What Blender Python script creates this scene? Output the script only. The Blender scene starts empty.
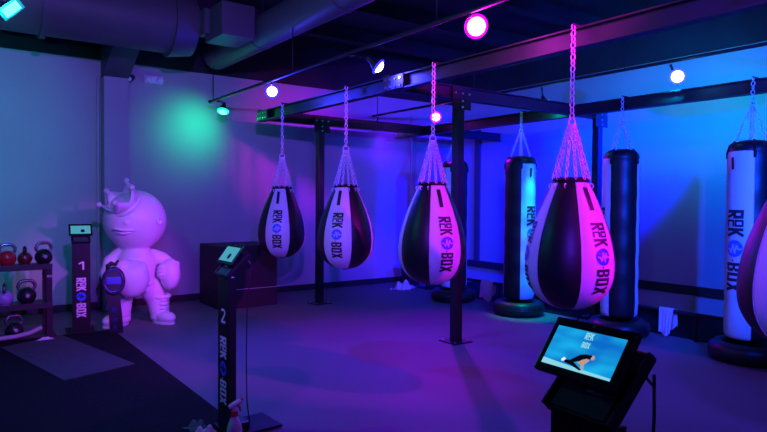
import bpy, bmesh, math, random
from mathutils import Vector, Matrix
random.seed(7)
PI = math.pi
S = bpy.context.scene
COL = S.collection
S.view_settings.view_transform = 'Standard'
S.view_settings.look = 'None'
S.view_settings.gamma = 1
S.view_settings.use_curve_mapping = False
S.view_settings.exposure = 0.0

# ------------------------------------------------------------------ materials
def mat(name, col, rough=.5, metal=0., spec=.5, bump=0., bscale=40., noise=0., nscale=6., coat=0., bdist=.01):
    m = bpy.data.materials.new(name); m.use_nodes = True
    nt = m.node_tree; b = nt.nodes['Principled BSDF']
    b.inputs['Base Color'].default_value = (*col, 1)
    b.inputs['Roughness'].default_value = rough
    b.inputs['Metallic'].default_value = metal
    b.inputs['Specular IOR Level'].default_value = spec
    b.inputs['Coat Weight'].default_value = coat
    tc = nt.nodes.new('ShaderNodeTexCoord')
    if noise:
        n = nt.nodes.new('ShaderNodeTexNoise'); n.inputs['Scale'].default_value = nscale; n.inputs['Detail'].default_value = 6
        nt.links.new(tc.outputs['Object'], n.inputs['Vector'])
        r = nt.nodes.new('ShaderNodeValToRGB')
        r.color_ramp.elements[0].position = .3; r.color_ramp.elements[1].position = .7
        r.color_ramp.elements[0].color = (*[c * (1 - noise) for c in col], 1)
        r.color_ramp.elements[1].color = (*[min(1, c * (1 + noise)) for c in col], 1)
        nt.links.new(n.outputs['Fac'], r.inputs['Fac']); nt.links.new(r.outputs['Color'], b.inputs['Base Color'])
    if bump:
        n2 = nt.nodes.new('ShaderNodeTexNoise'); n2.inputs['Scale'].default_value = bscale; n2.inputs['Detail'].default_value = 5
        nt.links.new(tc.outputs['Object'], n2.inputs['Vector'])
        bp = nt.nodes.new('ShaderNodeBump'); bp.inputs['Strength'].default_value = bump; bp.inputs['Distance'].default_value = bdist
        nt.links.new(n2.outputs['Fac'], bp.inputs['Height']); nt.links.new(bp.outputs['Normal'], b.inputs['Normal'])
    return m

def emit(name, col, strength):
    m = bpy.data.materials.new(name); m.use_nodes = True
    nt = m.node_tree; b = nt.nodes['Principled BSDF']
    b.inputs['Base Color'].default_value = (.02, .02, .02, 1)
    b.inputs['Emission Color'].default_value = (*col, 1)
    b.inputs['Emission Strength'].default_value = strength
    return m

M = {}
M['wall'] = mat('wall_paint', (.42, .42, .44), .75, bump=.12, bscale=60, noise=.05, nscale=1.5)
M['floor'] = mat('floor_rubber', (.155, .155, .165), .62, spec=.3, bump=.25, bscale=220, noise=.14, nscale=90, bdist=.004)
M['turf'] = mat('black_turf', (.018, .018, .02), .95, spec=.1, bump=.5, bscale=260, noise=.3, nscale=60)
M['matgrey'] = mat('grey_mat', (.085, .088, .095), .8, spec=.2, bump=.3, bscale=120, noise=.12, nscale=12)
M['ceil'] = mat('ceiling_dark', (.032, .03, .036), .85, spec=.2, noise=.2, nscale=2)
M['duct'] = mat('duct_paint', (.085, .085, .095), .5, spec=.4, noise=.1, nscale=4)
M['steel'] = mat('black_steel', (.014, .014, .016), .5, spec=.5, bump=.05, bscale=90)
M['base'] = mat('baseboard', (.02, .02, .022), .5)
M['chrome'] = mat('chain_zinc', (.86, .86, .9), .4, metal=.25)
M['bolt'] = mat('bolt_zinc', (.8, .8, .82), .3, metal=1.)
M['wvinyl'] = mat('white_vinyl', (.74, .74, .76), .42, spec=.4, bump=.25, bscale=14, bdist=.006)
M['bvinyl'] = mat('black_vinyl', (.010, .010, .012), .42, spec=.42, bump=.3, bscale=12, bdist=.008)
M['ink'] = mat('black_print', (.02, .02, .03), .5)
M['blue'] = mat('blue_print', (.03, .15, .85), .45)
M['piping'] = mat('piping', (.6, .6, .64), .5)
M['plaster'] = mat('white_gloss', (.8, .8, .82), .38, spec=.45, noise=.03, nscale=5)
M['plasdark'] = mat('eye_recess', (.62, .62, .66), .5)
M['kiosk'] = mat('kiosk_black', (.016, .014, .016), .32, spec=.5)
M['reflteal'] = mat('reflection_teal', (.05, .09, .09), .2)  # teal tone standing in for the tablet's reflection on the tray
M['foot'] = mat('kiosk_foot', (.014, .013, .015), .6, spec=.25)
M['tablet'] = mat('tablet_black', (.01, .01, .012), .25, spec=.5)
M['wprint'] = mat('white_print', (.88, .88, .9), .5)
M['cable'] = mat('cable_black', (.012, .012, .014), .5)
M['iron'] = mat('kettlebell_iron', (.018, .018, .02), .28, spec=.6, bump=.1, bscale=60)
M['kbred'] = mat('kettlebell_red', (.5, .01, .03), .3, spec=.6)
M['kbdred'] = mat('kettlebell_dark_red', (.16, .008, .02), .3, spec=.6)
M['kbvio'] = mat('kettlebell_lilac', (.4, .3, .6), .35, spec=.6)
M['grip'] = mat('handle_steel', (.3, .3, .32), .3, metal=.9)
M['shelf'] = mat('rack_grey', (.035, .035, .038), .5, metal=.2)
M['tube'] = mat('tube_grey', (.42, .42, .45), .4)
M['wood'] = mat('box_black', (.022, .02, .024), .55, spec=.3, bump=.08, bscale=30)
M['towel'] = mat('towel_white', (.72, .72, .74), .95, spec=.1, bump=.6, bscale=180)
M['bottle'] = mat('bottle_plastic', (.78, .74, .8), .35, coat=.2)
M['trigger'] = mat('trigger_red', (.7, .03, .06), .4)
M['trigw'] = mat('trigger_white', (.8, .7, .75), .4)
M['green'] = mat('cloth_green', (.10, .17, .15), .9, bump=.5, bscale=120)
M['pad'] = mat('ring_vinyl', (.012, .011, .013), .42, spec=.4, bump=.35, bscale=9, bdist=.02)
M['plastic'] = mat('white_plastic', (.9, .9, .92), .3)
M['leatherblk'] = mat('belt_leather', (.012, .012, .018), .4, bump=.2, bscale=60)
M['plate'] = mat('belt_plate', (.03, .05, .16), .25, metal=.6)
M['plate2'] = mat('belt_plate_edge', (.08, .12, .36), .3, metal=.8)
M['skin'] = emit('shown_skin', (.75, .45, .38), .7)
M['scrwhite'] = emit('shown_white', (.85, .98, 1.), .9)
M['scrdark'] = mat('shown_dark', (.006, .008, .02), .5)
M['scrtext'] = emit('shown_lettering', (.35, .85, .95), .8)
M['scrfloor'] = emit('shown_floor', (.30, .78, .95), .85)

def screen_mat():
    m = bpy.data.materials.new('screen_blue'); m.use_nodes = True
    nt = m.node_tree; b = nt.nodes['Principled BSDF']
    b.inputs['Base Color'].default_value = (.01, .01, .01, 1); b.inputs['Roughness'].default_value = .2
    tc = nt.nodes.new('ShaderNodeTexCoord'); sp = nt.nodes.new('ShaderNodeTexNoise')
    sp.inputs['Scale'].default_value = 2.2; sp.inputs['Detail'].default_value = 1
    nt.links.new(tc.outputs['Generated'], sp.inputs['Vector'])
    r = nt.nodes.new('ShaderNodeValToRGB')
    r.color_ramp.elements[0].position = .3; r.color_ramp.elements[0].color = (.004, .16, .62, 1)
    r.color_ramp.elements[1].position = .7; r.color_ramp.elements[1].color = (.01, .46, .88, 1)
    nt.links.new(sp.outputs['Fac'], r.inputs['Fac']); nt.links.new(r.outputs['Color'], b.inputs['Emission Color'])
    b.inputs['Emission Strength'].default_value = .95
    return m
M['screen'] = screen_mat()
M['screen2'] = emit('screen_cyan', (.10, .55, .72), .62)

# ------------------------------------------------------------------ mesh helpers
def tag(o, label=None, cat=None, group=None, kind=None):
    if label: o['label'] = label
    if cat: o['category'] = cat
    if group: o['group'] = group
    if kind: o['kind'] = kind
    return o

def empty(name, loc, rz=0, label=None, cat=None, group=None):
    o = bpy.data.objects.new(name, None); COL.objects.link(o)
    o.location = loc; o.rotation_euler = (0, 0, rz); o.empty_display_size = .05
    return tag(o, label, cat, group)

def link(name, bm, m, parent=None, smooth=False, auto=None):
    bmesh.ops.recalc_face_normals(bm, faces=bm.faces)
    me = bpy.data.meshes.new(name); bm.to_mesh(me); bm.free()
    me.materials.append(M[m] if isinstance(m, str) else m)
    if smooth:
        for p in me.polygons: p.use_smooth = True
        if auto: me.set_sharp_from_angle(angle=math.radians(auto))
    o = bpy.data.objects.new(name, me); COL.objects.link(o)
    if parent: o.parent = parent
    return o

def raw(name, verts, faces, m, parent=None, smooth=False):
    me = bpy.data.meshes.new(name); me.from_pydata([tuple(v) for v in verts], [], faces)
    me.materials.append(M[m] if isinstance(m, str) else m)
    if smooth:
        for p in me.polygons: p.use_smooth = True
    o = bpy.data.objects.new(name, me); COL.objects.link(o)
    if parent: o.parent = parent
    return o

def box(bm, lo, hi, bev=0., mtx=None):
    lo, hi = Vector(lo), Vector(hi)
    g = bmesh.ops.create_cube(bm, size=1)
    for v in g['verts']:
        v.co = Vector([(lo[i] + hi[i]) / 2 + v.co[i] * (hi[i] - lo[i]) for i in range(3)])
    vs = g['verts']
    if bev:
        es = list({e for v in vs for e in v.link_edges})
        r = bmesh.ops.bevel(bm, geom=es, offset=bev, segments=2, affect='EDGES', profile=.6)
        vs = list({v for f in r['faces'] for v in f.verts} | {v for v in vs if v.is_valid})
    if mtx is not None:
        done = set()
        stack = [v for v in vs if v.is_valid]
        while stack:
            v = stack.pop()
            if v in done: continue
            done.add(v)
            for e in v.link_edges: stack.append(e.other_vert(v))
        for v in done: v.co = mtx @ v.co
    return bm

def frame_of(d):
    d = d.normalized()
    a = Vector((0, 0, 1)) if abs(d.z) < .9 else Vector((1, 0, 0))
    x = d.cross(a).normalized(); y = d.cross(x).normalized()
    return x, y

def tube(bm, pts, r, n=10, caps=True, closed=False):
    pts = [Vector(p) for p in pts]
    rs = r if isinstance(r, (list, tuple)) else [r] * len(pts)
    rings = []; x = None
    N = len(pts)
    for i, p in enumerate(pts):
        if closed: d = pts[(i + 1) % N] - pts[i - 1]
        else: d = pts[min(i + 1, N - 1)] - pts[max(i - 1, 0)]
        d.normalize()
        if x is None: x, y = frame_of(d)
        else:
            x = (x - d * x.dot(d)).normalized(); y = d.cross(x)
        rings.append([bm.verts.new(p + (x * math.cos(2 * PI * k / n) + y * math.sin(2 * PI * k / n)) * rs[i]) for k in range(n)])
    rr = range(N if closed else N - 1)
    for i in rr:
        a, b = rings[i], rings[(i + 1) % N]
        for k in range(n): bm.faces.new((a[k], a[(k + 1) % n], b[(k + 1) % n], b[k]))
    if caps and not closed:
        bm.faces.new(rings[0]); bm.faces.new(rings[-1])
    return bm

def lathe(bm, prof, n=24, mtx=None, a0=0., a1=2 * PI):
    full = abs(a1 - a0 - 2 * PI) < 1e-6
    cols = n if full else n + 1
    rows = []
    for r, z in prof:
        if r < 1e-6 and full: rows.append([bm.verts.new((0, 0, z))])
        else: rows.append([bm.verts.new((r * math.cos(a0 + (a1 - a0) * k / n), r * math.sin(a0 + (a1 - a0) * k / n), z)) for k in range(cols)])
    for a, b in zip(rows, rows[1:]):
        for k in range(n):
            k2 = (k + 1) % cols
            if len(a) == 1 and len(b) == 1: continue
            if len(a) == 1: bm.faces.new((a[0], b[k2], b[k]))
            elif len(b) == 1: bm.faces.new((a[k], a[k2], b[0]))
            else: bm.faces.new((a[k], a[k2], b[k2], b[k]))
    if mtx is not None:
        for row in rows:
            for v in row: v.co = mtx @ v.co
    return bm

def ball(bm, c, r, u=20, v=14, mtx=None):
    r = (r, r, r) if isinstance(r, (int, float)) else r
    T = Matrix.Translation(Vector(c)) @ (mtx or Matrix.Identity(4)) @ Matrix.Diagonal((*r, 1))
    bmesh.ops.create_uvsphere(bm, u_segments=u, v_segments=v, radius=1, matrix=T)
    return bm

def torus(bm, R, r, c=(0, 0, 0), mtx=None, n=28, k=10, sz=1.):
    mtx = mtx or Matrix.Identity(4); rows = []
    for i in range(n):
        a = 2 * PI * i / n
        rows.append([bm.verts.new(Vector(c) + mtx @ Vector(((R + r * math.cos(2 * PI * j / k)) * math.cos(a), (R + r * math.cos(2 * PI * j / k)) * math.sin(a), r * sz * math.sin(2 * PI * j / k)))) for j in range(k)])
    for i in range(n):
        a, b = rows[i], rows[(i + 1) % n]
        for j in range(k): bm.faces.new((a[j], a[(j + 1) % k], b[(j + 1) % k], b[j]))
    return bm

def chain(bm, A, B, L=.05, w=.016, t=.0045, n=12, k=5):
    A, B = Vector(A), Vector(B); d = B - A; D = d.length; d.normalize()
    x, y = frame_of(d)
    step = L * .74; cnt = max(2, round(D / step))
    for i in range(cnt):
        c = A + d * (D * (i + .5) / cnt); s = x if i % 2 else y
        pts = []
        for q in range(n):
            a = 2 * PI * q / n
            pts.append(c + d * (math.cos(a) * (L / 2 - t) ) + s * (math.sin(a) * w))
        tube(bm, pts, t, k, closed=True)
    return bm

def aim(src, dst):
    return (Vector(dst) - Vector(src)).to_track_quat('-Z', 'Y')

# ------------------------------------------------------------------ lettering
def glyph(ch, w=.46):
    """strokes as centre lines in a unit-height cell, returned as list of (points, thickness)"""
    t = .165; h = t / 2; L, R, B, T, Mi = h, w - h, h, 1 - h, .5
    if ch == 'R': return [[(L, 0), (L, 1)], [(L, T), (R, T)], [(R, T + h), (R, Mi - h)], [(L, Mi), (R, Mi)], [(L + .1, Mi), (R + .02, 0)]], t
    if ch == 'O': return [[(L, 0), (L, 1)], [(R, 0), (R, 1)], [(L, T), (R, T)], [(L, B), (R, B)]], t
    if ch == 'C': return [[(L, 0), (L, 1)], [(L, T), (w, T)], [(L, B), (w, B)]], t
    if ch == 'K': return [[(L, 0), (L, 1)], [(L, .42), (R + .03, 1)], [(L + .12, .58), (R + .04, 0)]], t
    if ch == 'B': return [[(L, 0), (L, 1)], [(L, T), (R, T)], [(L, B), (R, B)], [(L, Mi), (R, Mi)], [(R, T), (R, Mi + .05)], [(R, Mi - .05), (R, B)]], t
    if ch == 'X': return [[(L - .02, 0), (R + .02, 1)], [(L - .02, 1), (R + .02, 0)]], t
    if ch == '1': return [[(R - .02, 0), (R - .02, 1)], [(R - .06, T + .02), (.08, T - .2)]], t
    if ch == '2': return [[(L - .05, T - .06), (L + .12, T), (R - .08, T), (R, T - .12), (R, .62), (L, B + .04)], [(0, B), (w, B)]], t
    return [], t

def strokes(lines, t):
    """-> list of 4-corner quads subdivided along their length"""
    out = []
    for pl in lines:
        for (x0, y0), (x1, y1) in zip(pl, pl[1:]):
            d = Vector((x1 - x0, y1 - y0)); n = max(1, int(d.length / .2)); q = Vector((-d.y, d.x)).normalized() * t / 2
            for i in range(n):
                a = Vector((x0, y0)) + d * (i / n); b = Vector((x0, y0)) + d * ((i + 1) / n)
                out.append([a - q, b - q, b + q, a + q])
    return out

def word(items):
    """items: glyph chars, 'oc' stacked pair, '@' a gap for the disc, '.' a dot. Returns quads, disc centre x, total length"""
    x = 0; quads = []; disc = None
    for it in items:
        if it == 'oc':
            for ch, y0 in (('O', .53), ('C', 0)):
                ln, t = glyph(ch, .34 / .47)
                for q in strokes(ln, .19 * 1.25): quads.append([Vector((x + p.x * .47, y0 + p.y * .47)) for p in q])
            x += .42
        elif it == '@':
            disc = x + .52; x += 1.1
        elif it == '.':
            for q in strokes([[(x, .42), (x + .09, .42)]], .1): quads.append(q)
            x += .16
        elif it == ' ': x += .3
        else:
            ln, t = glyph(it)
            for q in strokes(ln, t): quads.append([Vector((x + p.x, p.y)) for p in q])
            x += .56 if it == 'K' else .53
    return quads, disc, x

def print_quads(name, quads, f, m, parent):
    vs, fs = [], []
    for q in quads:
        b = len(vs); vs += [f(p.x, p.y) for p in q]; fs.append((b, b + 1, b + 2, b + 3))
    return raw(name, vs, fs, m, parent)

def disc_quads(cx, cy, r, rings=4, n=24):
    out = []
    for i in range(rings):
        r0, r1 = r * i / rings, r * (i + 1) / rings
        for k in range(n):
            a, b = 2 * PI * k / n, 2 * PI * (k + 1) / n
            P = lambda rr, aa: Vector((cx + rr * math.cos(aa), cy + rr * math.sin(aa)))
            out.append([P(r0, a), P(r1, a), P(r1, b), P(r0, b)])
    return out

def wave_quads(cx, cy, r):
    pts = [(-.9, 0), (-.55, .05), (-.35, .5), (-.1, -.55), (.12, .6), (.32, -.45), (.5, .1), (.9, 0)]
    # the pulse runs along the letters' upright direction
    return strokes([[(cx + p[0] * r, cy + p[1] * r) for p in pts]], .09)

LOGO = ['R', 'oc', 'K', '@', '.', 'B', 'O', 'X']

# ------------------------------------------------------------------ camera
YAW, PIT, ROL, FPX = .6272, .0264, .0079, 613.9
fw = Vector((math.sin(YAW) * math.cos(PIT), math.cos(YAW) * math.cos(PIT), -math.sin(PIT)))
r0 = Vector((math.cos(YAW), -math.sin(YAW), 0)); u0 = r0.cross(fw)
rt = r0 * math.cos(ROL) + u0 * math.sin(ROL); up = -r0 * math.sin(ROL) + u0 * math.cos(ROL)
cd = bpy.data.cameras.new('camera'); cam = bpy.data.objects.new('camera', cd); COL.objects.link(cam)
cam.matrix_world = Matrix(((rt.x, up.x, -fw.x, 0), (rt.y, up.y, -fw.y, 0), (rt.z, up.z, -fw.z, 1.55), (0, 0, 0, 1)))
cd.sensor_fit = 'HORIZONTAL'; cd.sensor_width = 36; cd.lens = 36 * FPX / 767; cd.clip_start = .05
S.camera = cam
CAMP = Vector((0, 0, 1.55))

# ------------------------------------------------------------------ room
XR, YB, ZC = 8.39, 9.227, 4.25
def struct(name, lo, hi, m):
    bm = bmesh.new(); box(bm, lo, hi); return tag(link(name, bm, m), kind='structure')
struct('floor', (-4.5, -3.5, -.1), (XR + .2, YB + .2, 0), 'floor')
struct('ceiling', (-4.5, -3.5, ZC), (XR + .2, YB + .2, ZC + .1), 'ceil')
struct('wall_back', (-4.5, YB, 0), (XR + .2, YB + .2, 3.45), 'wall')
struct('wall_right', (XR, -3.5, 0), (XR + .2, YB, 3.57), 'wall')
struct('trim_1', (-4.5, YB - .06, 3.45), (XR, YB + .2, ZC), 'ceil')       # dark fascia over the back wall
struct('trim_2', (XR - .06, -3.5, 3.57), (XR + .2, YB, ZC), 'ceil')
struct('baseboard_back', (-4.5, YB - .015, 0), (XR, YB, .1), 'base')
struct('baseboard_right', (XR - .02, -3.5, 0), (XR, YB, .03), 'base')
struct('trim_3', (XR - .05, -3.5, .28), (XR, 9.1, .4), 'base')             # dark rail along the blue wall
struct('trim_4', (XR - .03, 8.42, .4), (XR, 8.56, 2.9), 'duct')
struct('trim_5', (XR - .04, 4.8, 2.92), (XR, 9.1, 3.05), 'base')
bm = bmesh.new(); box(bm, (1.83, 9.0, 0), (2.14, YB, 3.2), .006)
tag(link('pilaster_column', bm, 'wall'), kind='structure')
bm = bmesh.new(); tube(bm, [(1.79, YB - .03, 0.02), (1.79, YB - .03, 3.2)], .022, 10)
tag(link('wall_pipe', bm, 'tube', smooth=True, auto=40), 'thin vertical conduit pipe running up the wall along pilaster', 'pipe')
bm = bmesh.new(); hp = [(8.99, 3.2), (YB - .07, 3.2), (YB - .07, 3.9), (8.05, 3.9), (8.05, 3.68)]
ha = [bm.verts.new((1.82, y, z)) for y, z in hp]; hb = [bm.verts.new((2.15, y, z)) for y, z in hp]
bm.faces.new(ha); bm.faces.new(hb)
for q in range(5): bm.faces.new((ha[q], ha[(q + 1) % 5], hb[(q + 1) % 5], hb[q]))
tag(link('ceiling_beam', bm, 'duct'), kind='structure')
bm = bmesh.new()
for k in range(9):
    y = -2.6 + k * 1.35
    box(bm, (-4.4, y, 4.05), (XR, y + .06, ZC)); box(bm, (-4.4, y - .05, 4.03), (XR, y + .11, 4.06))
tag(link('ceiling_joists', bm, 'ceil'), kind='structure')

# ducts
t = empty('air_duct', (0, 7.66, 3.3), 0, 'wide dark round air duct running along the back wall ceiling', 'duct')
bm = bmesh.new(); tube(bm, [(-4.2, 0, .38), (2.3, 0, .38)], .36, 28); link('duct_body', bm, 'duct', t, True, 40)
for x in (-3., -1.7, -.4, .9):
    bm = bmesh.new(); tube(bm, [(x, 0, .38), (x + .06, 0, .38)], .395, 28); link('seam_band', bm, 'duct', t, True, 40)
bm = bmesh.new(); tube(bm, [(2.28, 0, .38), (2.56, 0, .38)], [.405, .36], 28); link('end_collar', bm, 'duct', t, True, 40)
bm = bmesh.new(); box(bm, (2.62, -.9, .12), (3.02, -.35, .5), .01); link('takeoff_box', bm, 'duct', t)
bm = bmesh.new(); box(bm, (2.56, -.5, .2), (2.66, -.3, .5), .005); link('takeoff_neck', bm, 'duct', t)
t = empty('air_duct', (3.25, 8.6, 3.4), 0, 'long round duct running toward the viewer above the teardrop bags', 'duct')
bm = bmesh.new(); tube(bm, [(0, 0, .2), (0, -11.5, .2)], .2, 24); link('duct_body', bm, 'duct', t, True, 40)
for y in (-1.5, -3.4, -5.3, -7.2):
    bm = bmesh.new(); tube(bm, [(0, y, .2), (0, y - .05, .2)], .21, 24); link('seam_band', bm, 'duct', t, True, 40)
    bm = bmesh.new(); box(bm, (-.012, y - .04, .4), (.012, y - .02, ZC - 3.4)); link('hanger_strap', bm, 'steel', t)

# ------------------------------------------------------------------ steel rig
BZ0, BZ1 = 2.62, 2.76
rig = empty('bag_rig', (4.57, 4.95, 0), 0, 'black steel frame of posts and overhead beams holding every hanging bag', 'frame')
def rp(name, lo, hi, bev=.004, m='steel', parent=None):
    bm = bmesh.new(); box(bm, Vector(lo) - rig.location, Vector(hi) - rig.location, bev); return link(name, bm, m, parent or rig)
def chan(name, axis, c, a, b):
    """C-section beam with flanges"""
    bm = bmesh.new(); o = rig.location
    segs = [((-.005, BZ0), (.005, BZ1)), ((-.05, BZ1 - .012), (.05, BZ1)), ((-.05, BZ0), (.05, BZ0 + .012))]
    for (s0, z0), (s1, z1) in segs:
        if axis == 'y': box(bm, Vector((c + s0, a, z0)) - o, Vector((c + s1, b, z1)) - o)
        else: box(bm, Vector((a, c + s0, z0 + .02)) - o, Vector((b, c + s1, z1 + .02)) - o)
    return link(name, bm, 'steel', rig)
AT, AH, AP = 3.646, 6.513, 4.58
bmT = chan('beam', 'y', AT, -2.5, 7.98)
bmH = chan('beam', 'y', AH, -2.5, 8.6)
bmR = chan('beam', 'x', 7.93, AT - .05, XR)
bmM = chan('beam', 'x', 4.95, AT - .05, 7.1)
chan('beam', 'x', .4, AT - .05, 7.1)
def bolt(parent, p, d=(0, 0, 1), r=.011):
    bm = bmesh.new(); d = Vector(d); p = Vector(p) - rig.location
    tube(bm, [p, p + d * .012], r, 6); return link('bolt', bm, 'bolt', parent)
for (x, y, top) in ((AP, 7.93, BZ0 + .02), (AP, 4.95, BZ0 + .02), (7.08, 4.95, BZ0 + .02)):
    g0 = .007 if x > 7 else 0
    rp('post', (x - .048, y - .048, .013), (x + .048, y + .048, top), .006)
    pl = rp('base_plate', (x - .13, y - .13, g0), (x + .13, y + .13, .014 + g0), .003)
    for sx in (-1, 1):
        for sy in (-1, 1): bolt(pl, (x + sx * .1, y + sy * .1, .012), r=.012)
    gp = rp('splice_plate', (x - .13, y - .062, BZ0 - .09), (x + .13, y - .05, BZ1 + .02), .002)
    for dx, dz in ((-.1, .08), (0, .08), (.1, .08), (0, 0), (0, -.065)): bolt(gp, (x + dx, y - .062, BZ0 + dz), (0, -1, 0))
for y in (7.93, 4.95, .4):
    gp = rp('splice_plate', (AT - .062, y - .3, BZ0 + .005), (AT - .05, y + .02, BZ1 - .002), .002)
    for dy in (-.26, -.18, -.1, -.03):
        for dz in (.03, .1): bolt(gp, (AT - .062, y + dy, BZ0 + dz), (-1, 0, 0))
bm = bmesh.new(); tube(bm, [Vector((6.8, 1.2, .3)) - rig.location, Vector((6.8, 8.2, .3)) - rig.location], .022, 10)
fr = link('foot_rail', bm, 'steel', rig, True, 40)
for y in (8.1, 6.4, 5.0, 3.45, 2.0):
    bm = bmesh.new(); tube(bm, [Vector((6.8, y, .0)) - rig.location, Vector((6.8, y, .29)) - rig.location], .018, 10)
    link('rail_leg', bm, 'steel', rig, True, 40)

# ------------------------------------------------------------------ bags
def interp(prof, z):
    for (z0, r_0), (z1, r_1) in zip(prof, prof[1:]):
        if z0 >= z >= z1: 
            f = (z0 - z) / (z0 - z1); return r_0 + (r_1 - r_0) * f
    return prof[0][1] if z > prof[0][0] else prof[-1][1]
def smooth_prof(ctrl, n):
    """Catmull-Rom through (z, r)"""
    out = []; P = [ctrl[0]] + list(ctrl) + [ctrl[-1]]
    for i in range(1, len(P) - 2):
        for k in range(n):
            t = k / n
            def cr(j):
                a, b, c, d = P[i - 1][j], P[i][j], P[i + 1][j], P[i + 2][j]
                return .5 * (2 * b + (c - a) * t + (2 * a - 5 * b + 4 * c - d) * t * t + (3 * b - a - 3 * c + d) * t ** 3)
            out.append((cr(0), max(.002, cr(1))))
    out.append(ctrl[-1]); return out

def make_bag(root, prof, npan, white0, puff, text_top, text_h, text_k, patch, zshift):
    """panels, lettering and piping; the root Empty sits at the bottom of the bag; azimuths are local"""
    dphi = 2 * PI / npan
    def surf(az, z, off=0.):
        rel = ((az - white0 + dphi / 2) % dphi) / dphi
        r = interp(prof, z) * (1 + puff * (math.sin(PI * rel) ** .8 - .6)) + off
        return Vector((r * math.cos(az), r * math.sin(az), z - zshift))
    for i in range(npan):
        c = white0 + i * dphi; white = i % 2 == 0
        seg = 12; vs, fs = [], []
        for z, r in prof:
            for k in range(seg + 1): vs.append(surf(c - dphi / 2 + dphi * min(max(k / seg, .0005), .9995), z))
        for a in range(len(prof) - 1):
            for k in range(seg):
                b = a * (seg + 1) + k; fs.append((b, b + seg + 1, b + seg + 2, b + 1))
        p = raw('white_panel' if white else 'black_panel', vs, fs, 'wvinyl' if white else 'bvinyl', root, True)
        tag(p, 'white vinyl panel with lettering' if white else 'black vinyl panel')
        bmp = bmesh.new()
        tube(bmp, [surf(c + dphi / 2, z, .002) for z, r in prof[::2] if r > .03], .0035, 5)
        link('piping', bmp, 'piping', root, True)
        if white:
            quads, disc, tot = word(LOGO)
            k = text_h * text_k
            def f(x, y, c=c): 
                z = text_top - x * k; lat = (y - .5) * text_h
                return surf(c + lat / interp(prof, z), z, .004)
            print_quads('lettering', quads, f, 'ink', p)
            zc = text_top - disc * k
            def g(x, y, c=c, off=.005):
                z = zc - x * text_h; return surf(c + y * text_h / interp(prof, z), z, off)
            print_quads('emblem', disc_quads(0, 0, .5), g, 'blue', p)
            print_quads('emblem_pulse', wave_quads(0, 0, .5), lambda x, y, c=c: g(y, x, c, .008), 'piping', p)
            zt, zb, w, sh = patch
            vs, fs = [], []
            for z in (zt, (zt + zb) / 2, zb):
                for s in (-1, 0, 1): vs.append(surf(c + (s * w / 2 + sh) / interp(prof, z), z, .005))
            for a in range(2):
                for b in range(2): fs.append((a * 3 + b, a * 3 + b + 1, a * 3 + b + 4, a * 3 + b + 3))
            raw('handle_patch', vs, fs, 'bvinyl', p)
    return surf

TP = smooth_prof([(1.690, .118), (1.655, .138), (1.56, .185), (1.46, .228), (1.33, .277), (1.20, .307), (1.09, .315), (1.0, .302), (.92, .262), (.86, .2), (.815, .115), (.80, .03)], 4)
TP = [(z, r * .955) for z, r in TP]
def teardrop(y, whitedeg, label, x=AT - .08):
    zs = .80
    root = empty('teardrop_bag', (x, y, zs), 0, label, 'punching bag', 'teardrop punching bags on the long beam')
    azc = math.atan2(-y, -x)
    make_bag(root, TP, 6, azc + math.radians(whitedeg), .03, 1.41, .112, .98, (1.645, 1.49, .034, -.012), zs)
    bm = bmesh.new(); lathe(bm, [(.125, 1.68 - zs), (.128, 1.70 - zs), (.11, 1.715 - zs), (0, 1.72 - zs)], 24); link('top_cap', bm, 'bvinyl', root, True, 50)
    bm = bmesh.new(); lathe(bm, [(.035, .802 - zs), (.03, .793 - zs), (0, .792 - zs)], 16); link('bottom_cap', bm, 'bvinyl', root, True)
    bm = bmesh.new(); chain(bm, (0, 0, BZ1 + .012 - zs), (0, 0, 2.12 - zs), .055, .0165, .005); link('chain', bm, 'chrome', root, True)
    bm = bmesh.new(); tube(bm, [(-.012, 0, BZ1 + .012 - zs), (.11, 0, BZ1 + .012 - zs)], .009, 8); link('beam_hook', bm, 'steel', root, True, 40)
    bm = bmesh.new(); torus(bm, .035, .006, (0, 0, 2.095 - zs), Matrix.Rotation(PI / 2, 4, 'X'), 18, 6); link('ring', bm, 'chrome', root, True)
    for k in range(12):
        a = azc + math.radians(15) + k * PI / 6
        e = Vector((.132 * math.cos(a), .132 * math.sin(a), 1.68 - zs)); s = Vector((.02 * math.cos(a), .02 * math.sin(a), 2.08 - zs))
        bm = bmesh.new(); chain(bm, s, e + (s - e).normalized() * .02, .042, .012, .0035, 10, 4); link('strap_chain', bm, 'chrome', root, True)
        bm = bmesh.new(); q = Vector((.137 * math.cos(a), .137 * math.sin(a), 1.655 - zs)); 
        torus(bm, .016, .004, q, Matrix.Rotation(a, 4, 'Z') @ Matrix.Rotation(PI / 2, 4, 'X'), 12, 5); link('d_ring', bm, 'chrome', root, True)
    return root
TY = [7.14, 5.62, 4.18, 2.70, 1.26]
teardrop(TY[0], -12, 'teardrop punching bag nearest the back wall, hanging in front of the black box')
teardrop(TY[1], -18, 'teardrop punching bag overlapping the rear black post, white panel to the front')
teardrop(TY[2], 26, 'teardrop punching bag beside the middle black post, half black and half magenta-lit')
teardrop(TY[3], 45, 'big teardrop punching bag above the tablet screen, black panel between two white ones')
teardrop(TY[4], -16, 'teardrop punching bag cut off by the picture edge, before the last heavy bag')

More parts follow.
